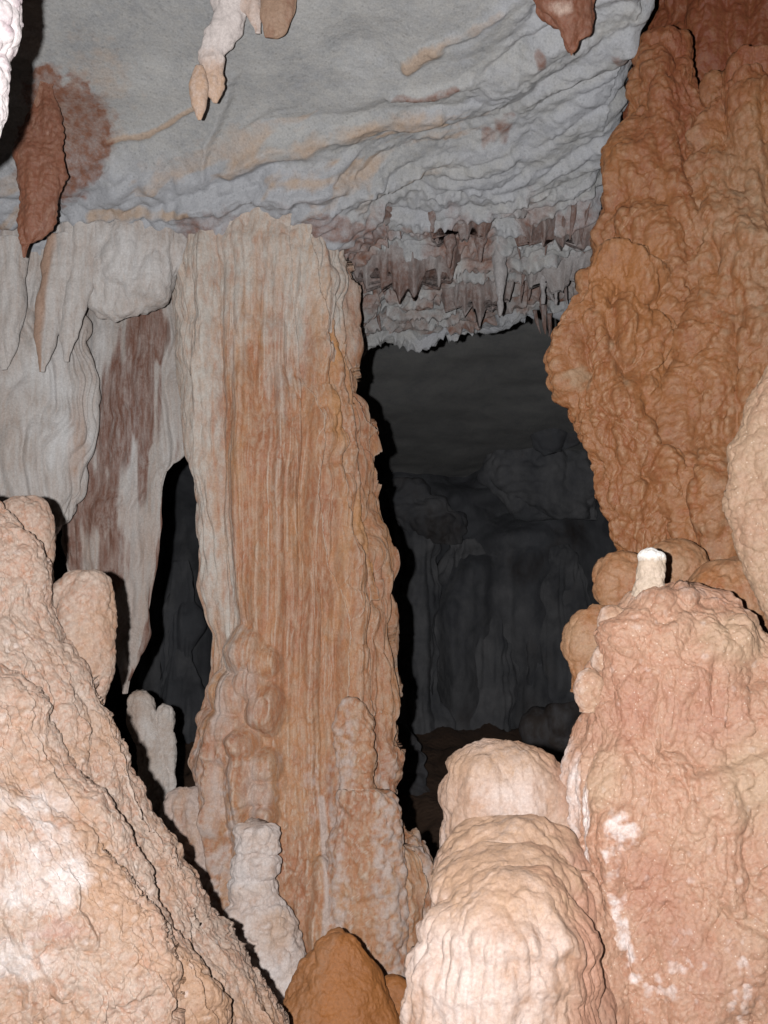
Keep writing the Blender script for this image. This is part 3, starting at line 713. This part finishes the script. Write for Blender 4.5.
# ------------------------------------------------------------------ near right mound
YR = 2.22
def rm_disp(g):
    p = g.p + .03 * fbm(g.p * 5, 3, 2)[..., None]
    d = .035 * fbm(g.p * 4, 3, 1) + popcorn(p, .075, .026, (1, 1, .6), 3) + popcorn(p, .030, .013, (1, 1, .75), 4) + popcorn(p, .012, .0055, (1, 1, 1), 5) + .012 * billow(sc(p, 16, 16, 2.5), 7)
    d = d + bumps(g, [(624, 830, 19, .02), (613, 816, 10, .015), (634, 820, 10, .015), (620, 895, 10, .012, .15), (690, 610, 40, .02), (740, 640, 40, .03), (640, 640, 26, .02)], YR - .2)
    ln = np.interp(g.px, [600, 700, 770], [800, 775, 752]); d = d + .012 * sm(-4, 6, g.ppy - ln) * sm(60, 0, g.ppy - ln) * (g.px > 690)
    return d - .03
def rm_mask(g):
    p = g.p
    w = 1.15 * spot(g, [(624, 828, 16, 18)]) * (.62 + 1.0 * fbm(p * 45, 4, 9))
    w = np.maximum(w, seg(g, [(614, 850), (617, 900), (622, 940), (640, 985)], 7) * 1.05 * (.55 + 1.0 * fbm(p * 40, 4, 9)))
    w = np.maximum(w, spot(g, [(568, 800, 9, 60), (583, 830, 6, 50), (572, 700, 10, 12)]) * .9 * (.8 + perlin(sc(p, 30, 30, 4), 4)))
    f1, f2, kk = worley(p * np.array([1, 1, .8]) / .024, 13)
    dots = .6 * sm(.65, .2, f1 + .3 * fbm(p * 60, 2, 44)) * spot(g, [(735, 990, 14, 50), (745, 960, 10, 50), (668, 990, 30, 30), (690, 960, 20, 30)]) * (kk > .25)
    w = np.maximum(w, dots)
    w = np.maximum(w, .25 * sm(612, 598, g.ppy))
    c1, c2, ck = worley(p / .028, 24)
    w = np.maximum(w, .34 * sm(.45, .15, c1) * (ck > .5))
    tan = np.maximum(spot(g, [(735, 640, 50, 30), (750, 780, 40, 50), (600, 760, 22, 60)]) * .8, .4 * perlin(p * 6, 3) + .2)
    return w, tan, .2 + .6 * perlin(p * 5, 6)
rr = empty('flowstone_mound', pt(690, 1060, YR), 'large salmon pink flowstone mound close by, with a white drip patch on its face', 'mound')
V, K = loft([(584, 668, 700), (587, 645, 716), (592, 632, 733), (610, 620, 748), (622, 614, 760), (640, 608, 778), (660, 603, 800), (690, 594, 830), (715, 586, 850), (735, 578, 860), (760, 570, 880), (800, 565, 900), (860, 563, 930), (920, 562, 950), (1024, 560, 970), (1130, 555, 1000)],
            YR, .5, rm_disp, rm_mask, step=1.1, phi=(-105, 45), expo=.85)
put('body', V, K, M['rmound'], rr)
for cx, cy, a, b, Y in ((589, 690, 15, 22, YR - .02), (605, 660, 14, 16, YR), (612, 622, 15, 18, YR - .02)):
    V, K = blob(cx, cy, a, b, Y, .9, tail=.6, disp=lambda g: popcorn(g.p, .03, .008, (1, 1, 1), 5) + popcorn(g.p, .012, .003, (1, 1, 1), 6) - .007, mask=lambda g: (.4 * sm(.0, -.9, g.u), .5, .1))
    put('knob', V, K, M['rmound'], rr)
V, K = loft([(548, 647, 653), (549.5, 643, 657), (552, 640, 661), (557, 638, 664), (565, 637.5, 664), (575, 637, 665), (585, 635, 665), (594, 633, 666), (604, 631, 669), (630, 628, 672)], YR - .01, .9,
            lambda g: popcorn(g.p, .016, .005, (1, 1, 1), 5) + .003 * fbm(g.p * 30, 2, 3) - .003, lambda g: (.25 * perlin(g.p * 30, 3), 1.1 * sm(566, 551, g.py), 0), step=.8)
put('stalagmite', V, K, M['tipped'], label='little white tipped stalagmite standing on top of the salmon mound', cat='stalagmite')

# ------------------------------------------------------------------ domed stalagmite, bottom centre
rd = empty('domed_stalagmite', pt(500, 1060, 2.25), 'cream domed stalagmite of stacked rounded tiers at the bottom, between orange clay and salmon mound', 'stalagmite')
def dome_disp(g):
    p = g.p + .02 * fbm(g.p * 5, 3, 2)[..., None]
    return popcorn(p, .07, .012, (1, 1, 1.3), 8) + popcorn(p, .012, .0018, (1, 1, 1), 9) + .022 * fbm(g.p * 4.5, 2, 1) + .009 * billow(sc(p, 15, 15, 3), 3) + .005 * billow(sc(p, 38, 38, 6), 4) + .0015 * fbm(p * 60, 3, 6) - .018
def dome_mask(g):
    p = g.p
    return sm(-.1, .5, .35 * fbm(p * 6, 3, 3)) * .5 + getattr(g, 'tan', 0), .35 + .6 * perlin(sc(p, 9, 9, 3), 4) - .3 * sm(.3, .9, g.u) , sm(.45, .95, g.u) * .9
YM = 2.3
V, K = loft([(738, 500, 514), (742, 482, 528), (748, 466, 541), (756, 453, 551), (764, 446, 559), (771, 446, 566), (777, 444, 570), (786, 440, 573), (800, 439, 576), (812, 442, 577), (822, 440, 580), (900, 435, 590), (1060, 430, 620)], YM, .8, dome_disp, lambda g: (sm(800, 755, g.py) * .75 + .4 * perlin(g.p * 7, 2),) + dome_mask(g)[1:])
put('tier', V, K, M['dome'], rd)
V, K = loft([(814, 500, 532), (818, 484, 545), (825, 466, 556), (835, 450, 566), (846, 440, 574), (857, 433, 580), (867, 430, 585), (880, 432, 590), (1060, 425, 620)], YM - .12, .85, dome_disp, lambda g: (sm(862, 836, g.py) * .9,) + dome_mask(g)[1:])
put('tier', V, K, M['dome'], rd)
V, K = loft([(844, 488, 530), (848, 472, 544), (855, 454, 558), (864, 439, 570), (875, 427, 580), (889, 423, 588), (902, 428, 592), (930, 425, 600), (1060, 420, 620)], YM - .21, .85, dome_disp, lambda g: (sm(900, 870, g.py) * .9,) + dome_mask(g)[1:])
put('tier', V, K, M['dome'], rd)
def ledge_disp(g):
    p = g.p
    zz = g.py + 24 * fbm(sc(p, 7, 7, 0), 3, 5)
    d = dome_disp(g)
    for y0, a in ((938, .016), (975, .010)):
        d = d + a * sm(y0 - 46, y0 - 6, zz) * sm(y0 + 12, y0 - 3, zz)
    return d + .010 * billow(sc(p, 34, 34, 3), 9) * sm(900, 925, g.py)
V, K = loft([(868, 504, 530), (871, 490, 546), (877, 474, 560), (887, 458, 573), (902, 445, 583), (922, 432, 590), (947, 420, 594), (972, 409, 595), (1000, 400, 594), (1024, 396, 592), (1130, 385, 600)], YM - .31, .8, ledge_disp, lambda g: (sm(940, 890, g.py) * .8 + .3 * perlin(g.p * 8, 2),) + dome_mask(g)[1:], step=1.1)
put('tier', V, K, M['dome'], rd)
V, K = loft([(872, 580, 586), (880, 574, 592), (896, 566, 602), (915, 560, 616), (960, 550, 622), (1024, 545, 630), (1130, 540, 640)], YM - .20, .7, lambda g: dome_disp(g) + popcorn(g.p, .02, .004, (1, 1, 1), 6), lambda g: (.3 * perlin(g.p * 6, 2), .2, .25))
put('saddle', V, K, M['rmound'], rd)

# ------------------------------------------------------------------ near left mound
YL = 2.35
def lm_disp(g):
    p = g.p; w = p + .04 * fbm(p * 4, 3, 2)[..., None]
    d = .04 * fbm(p * 3, 3, 1)
    f1, f2, kk = worley((p + .01 * fbm(p * 20, 2, 9)[..., None]) / .055, 23)
    f1b, f2b, kb = worley((p + .006 * fbm(p * 40, 2, 9)[..., None]) / .026, 24)
    e = g.edge + .09 * fbm(sc(p, 2.2, 2.2, 3), 3, 5) + .010 * fbm(p * 14, 3, 6) - .030 * f1
    t = e / .085; fr = t - np.floor(t)
    amp = np.clip(.45 + 1.2 * perlin(p * 2.6, 7), .1, 1.2) * (.3 + .7 * sm(520, 720, g.py))
    d = d + .026 * amp * (1 - fr) ** 1.2
    t2 = (e - .016 * f1b) / .030; f2_ = t2 - np.floor(t2)
    d = d + .010 * (1 - f2_) * np.clip(.5 + perlin(p * 6, 17), 0.1, 1.2)
    jig = 5 * fbm(p * 16, 3, 61) + 7 * f1 - 4 * f1b
    for ln, h, wd in (([(10, 520), (52, 548), (76, 600), (108, 690)], .025, 40), ([(70, 860), (84, 885), (88, 912), (102, 950)], .022, 36),
                      ([(20, 690), (40, 740), (70, 800), (118, 850)], .02, 40), ([(0, 660), (30, 655), (52, 700), (40, 730)], .016, 30)):
        L_ = np.array(ln, float)
        sd = g.px + jig - np.interp(g.ppy, L_[:, 1], L_[:, 0])
        rng_ = sm(L_[0, 1] - 4, L_[0, 1] + 30, g.ppy) * sm(L_[-1, 1] + 4, L_[-1, 1] - 30, g.ppy)
        d = d + h * rng_ * sm(2, -2, sd) * np.exp(np.minimum(sd, 0) / wd)
    d = d + popcorn(w, .05, .012, (1, 1, .8), 3) + popcorn(p, .026, .013, (1, 1, .9), 4) + popcorn(p, .010, .0035, (1, 1, 1), 6)
    return d - .034
def lm_mask(g):
    p = g.p
    w = .95 * spot(g, [(20, 960, 45, 30), (10, 880, 40, 40), (60, 910, 26, 26), (70, 870, 26, 24), (20, 830, 50, 50)]) * (.62 + .9 * fbm(p * 14, 4, 3))
    c1, c2, ck = worley(p / .026, 4)
    w = np.maximum(w, .42 * sm(.5, .15, c1) * (ck > .35))
    o = .25 + .7 * perlin(p * 5, 8) + .3 * (ck - .5) + .25 * sm(.5, .1, g.edge) * sm(760, 900, g.py)
    pk = .9 * spot(g, [(140, 1000, 40, 26), (30, 930, 60, 16), (70, 990, 60, 14)]) * (.3 + .8 * fbm(p * 10, 3, 10)) + .4 * perlin(p * 4, 11)
    return w, o, pk
rl = empty('flowstone_mound', pt(0, 1150, YL), 'huge sloping pale pink flowstone mound filling the lower left corner in layered lips', 'mound')
V, K = loft([(478, -130, -30), (484, -150, -8), (492, -190, 6), (505, -230, 18), (525, -260, 32), (545, -280, 41), (565, -295, 46), (590, -305, 51), (620, -320, 61), (650, -330, 80), (685, -345, 104), (715, -350, 116), (740, -355, 125), (790, -365, 150), (845, -375, 176), (890, -385, 203), (940, -395, 226), (985, -405, 258), (1024, -415, 292), (1060, -420, 320), (1160, -440, 380)],
            YL, .5, lm_disp, lm_mask, step=1.1, phi=(-10, 110))
put('body', V, K, M['mound'], rl)
V, K = loft([(640, -330, -70), (660, -330, -25), (680, -332, 8), (700, -334, 32), (725, -336, 50), (750, -338, 66), (785, -342, 100), (815, -344, 128), (842, -346, 140), (870, -348, 150), (920, -352, 171), (960, -356, 201), (990, -358, 220), (1024, -360, 231), (1100, -370, 250), (1160, -380, 265)],
            YL - .22, .36, lm_disp, lm_mask, step=1.1, phi=(-10, 110))
put('layer', V, K, M['mound'], rl)
V, K = loft([(745, -330, -70), (775, -332, -12), (800, -334, 40), (825, -336, 78), (850, -338, 108), (875, -340, 132), (900, -342, 151), (935, -344, 170), (965, -346, 180), (990, -346, 179), (1015, -346, 173), (1060, -346, 168), (1160, -346, 170)],
            YL - .33, .33, lm_disp, lm_mask, step=1.1, phi=(-10, 110))
put('layer', V, K, M['mound'], rl)
V, K = loft([(700, 74, 90), (725, 80, 112), (745, 90, 122), (790, 110, 144), (845, 130, 168), (890, 150, 194), (940, 170, 218), (985, 190, 250), (1024, 210, 284), (1100, 230, 300)],
            YL - .05, .5, lm_disp, lm_mask, step=1.1)
put('layer', V, K, M['mound'], rl)
for rows, Y in (([(496, 16, 34), (500, 8, 42), (508, 0, 48), (525, -6, 53), (550, -6, 54), (575, 0, 52), (600, 5, 50)], YL + .12),
                ([(571, 76, 98), (574, 68, 105), (582, 58, 111), (600, 50, 114), (630, 50, 115), (655, 52, 114), (672, 55, 113), (686, 60, 109), (700, 70, 104), (730, 70, 100)], YL + .1)):
    V, K = loft(rows, Y, .8, lambda g: popcorn(g.p, .05, .013, (1, 1, .8), 3) + popcorn(g.p, .02, .006, (1, 1, 1), 4) + popcorn(g.p, .01, .002, (1, 1, 1), 4) - .013, lambda g: (0, .35 + .6 * perlin(g.p * 6, 3), 0))
    put('shoulder_lobe', V, K, M['mound'], rl)

# ------------------------------------------------------------------ small formations at the column's foot
V, K = loft([(824, 242, 271), (827, 236, 278), (834, 233, 281), (848, 233, 281), (853, 235, 278), (860, 231, 281), (872, 231, 279), (878, 233, 275), (886, 230, 277), (900, 230, 280), (910, 224, 290), (925, 222, 297), (945, 218, 303), (970, 212, 310), (1000, 206, 320), (1060, 210, 330)], YC - .42, .8,
            lambda g: .012 * fbm(g.p * 9, 3, 3) + .010 * billow(sc(g.p, 16, 16, 22), 4) + popcorn(g.p, .034, .013, (1, 1, 1.2), 5) + popcorn(g.p, .014, .004, (1, 1, 1), 6) - .016, lambda g: (.25 + .6 * perlin(sc(g.p, 8, 8, 18), 3), .55 + .6 * perlin(sc(g.p, 6, 6, 16), 4), 0), expo=.9)
put('stalagmite', V, K, M['pale'], label='stubby white stalagmite of stacked rings at the foot of the tall column', cat='stalagmite')
V, K = loft([(931, 338, 352), (934, 330, 357), (940, 322, 361), (952, 312, 367), (968, 300, 378), (985, 292, 388), (1005, 284, 394), (1024, 276, 400), (1100, 250, 420)], 2.85, .8,
            lambda g: .016 * fbm(g.p * 6, 3, 3) + popcorn(g.p, .03, .012, (1, 1, 1), 5) * sm(.1, -.4, g.u) + .003 * fbm(g.p * 50, 3, 6) - .006, lambda g: (.6 * sm(-.1, -.5, g.u), 0, 0))
put('clay_mound', V, K, M['ochre'], label='smooth orange clay hump at the foot of the column, bottom centre', cat='mound')
V, K = loft([(976, 384, 398), (980, 378, 404), (990, 374, 412), (1010, 370, 420), (1080, 360, 430)], 2.95, .8, lambda g: .008 * fbm(g.p * 9, 3, 3) + .006 * billow(g.p * 25, 3) - .004)
put('clay_mound', V, K, M['ochre'], label='small brown clay lump squeezed between the orange hump and the cream dome', cat='mound')
M['head'] = rock('pale stalagmite', (.62, .56, .52), (.5, .4, .34), m1=(.45, .3, .22), m2=(.7, .66, .64), scale=10)
rp = empty('stalagmite', pt(155, 830, 4.9), 'pale two headed stalagmite in the gap between left mound and tall column', 'stalagmite')
pd = lambda g: popcorn(g.p, .05, .016, (1, 1, .6), 3) + popcorn(g.p, .02, .007, (1, 1, 1), 5) + .012 * billow(sc(g.p, 22, 22, 3), 4) - .02
for rows in ([(691, 134, 146), (694, 130, 150), (702, 128, 154), (720, 128, 160), (750, 136, 168), (790, 140, 172), (860, 140, 176)], [(704, 162, 168), (706, 158, 172), (714, 155, 175), (735, 154, 176), (770, 152, 176), (800, 150, 175), (860, 145, 180)]):
    V, K = loft(rows, 4.9, .8, pd, lambda g: (.55 * sm(150, 135, g.px), .35 + .4 * perlin(g.p * 6, 3), 0))
    put('head', V, K, M['head'], rp)

# ------------------------------------------------------------------ far chamber
far_d = lambda a: (lambda g: a * (.5 * fbm(g.p * 1.5, 3, 2) + .6 * billow(g.p * 2.5, 3) + .2 * billow(g.p * 8, 4)) - a * .3)
fm = lambda w, b: (lambda g: (b + .3 * perlin(g.p * 2, 3), w + .4 * perlin(g.p * 3, 4), 0))
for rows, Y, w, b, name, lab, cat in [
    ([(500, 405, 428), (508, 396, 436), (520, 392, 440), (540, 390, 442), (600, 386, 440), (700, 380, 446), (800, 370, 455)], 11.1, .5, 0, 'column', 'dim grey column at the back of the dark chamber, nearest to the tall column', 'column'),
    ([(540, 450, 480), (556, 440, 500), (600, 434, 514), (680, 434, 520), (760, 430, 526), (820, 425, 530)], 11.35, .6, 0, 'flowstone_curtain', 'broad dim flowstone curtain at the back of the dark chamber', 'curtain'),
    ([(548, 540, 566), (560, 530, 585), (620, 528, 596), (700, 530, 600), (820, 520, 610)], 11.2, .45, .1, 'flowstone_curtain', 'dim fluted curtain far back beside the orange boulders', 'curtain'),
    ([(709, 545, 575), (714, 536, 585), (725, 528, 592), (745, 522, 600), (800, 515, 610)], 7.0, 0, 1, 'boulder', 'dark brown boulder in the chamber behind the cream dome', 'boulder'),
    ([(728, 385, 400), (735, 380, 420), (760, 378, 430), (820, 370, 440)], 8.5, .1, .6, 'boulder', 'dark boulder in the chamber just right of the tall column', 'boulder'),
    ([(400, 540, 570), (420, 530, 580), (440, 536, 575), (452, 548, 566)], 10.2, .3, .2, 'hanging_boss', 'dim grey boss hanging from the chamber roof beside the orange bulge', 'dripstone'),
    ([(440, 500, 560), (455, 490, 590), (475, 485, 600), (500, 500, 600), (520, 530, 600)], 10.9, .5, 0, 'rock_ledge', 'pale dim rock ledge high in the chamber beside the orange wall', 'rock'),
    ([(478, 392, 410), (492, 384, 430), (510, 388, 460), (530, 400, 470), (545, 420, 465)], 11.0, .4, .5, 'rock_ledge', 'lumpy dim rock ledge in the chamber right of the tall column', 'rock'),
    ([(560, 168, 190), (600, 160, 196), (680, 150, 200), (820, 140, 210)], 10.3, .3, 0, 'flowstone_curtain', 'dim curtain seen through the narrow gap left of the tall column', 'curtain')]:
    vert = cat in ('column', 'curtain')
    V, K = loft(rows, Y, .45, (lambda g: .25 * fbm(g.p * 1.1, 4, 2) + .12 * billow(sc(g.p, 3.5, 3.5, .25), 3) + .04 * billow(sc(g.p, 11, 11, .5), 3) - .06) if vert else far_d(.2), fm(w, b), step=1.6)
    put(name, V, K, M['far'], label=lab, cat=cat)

# ------------------------------------------------------------------ camera, flash, world
cam = bpy.data.cameras.new('camera'); co = bpy.data.objects.new('camera', cam); C.objects.link(co)
co.location = CAM; co.rotation_euler = (math.radians(90) + PITCH, 0, 0)
cam.sensor_fit = 'VERTICAL'; cam.sensor_height = 36; cam.lens = F / H * 36; cam.clip_start = .02; cam.clip_end = 100
bpy.context.scene.camera = co
fl = bpy.data.lights.new('camera_flash', 'SPOT'); fo = bpy.data.objects.new('camera_flash', fl); C.objects.link(fo)
fo.location = (CAM[0] - .085, CAM[1] + .01, CAM[2] + .012); fo.rotation_euler = (math.radians(90) + PITCH - .02, 0, 0)
fl.energy = 640; fl.color = (1, .985, .97); fl.spot_size = math.radians(115); fl.spot_blend = .9; fl.shadow_soft_size = .009
wd = bpy.data.worlds.new('World'); bpy.context.scene.world = wd; wd.use_nodes = True
wd.node_tree.nodes['Background'].inputs[0].default_value = (0, 0, 0, 1)
wd.node_tree.nodes['Background'].inputs[1].default_value = 0
S = bpy.context.scene
S.view_settings.view_transform = 'Standard'; S.view_settings.look = 'None'; S.view_settings.exposure = 0; S.view_settings.gamma = 1
S.render.engine = 'CYCLES'
S.cycles.max_bounces = 4; S.cycles.diffuse_bounces = 2
S.cycles.use_adaptive_sampling = True
S.cycles.use_denoising = True
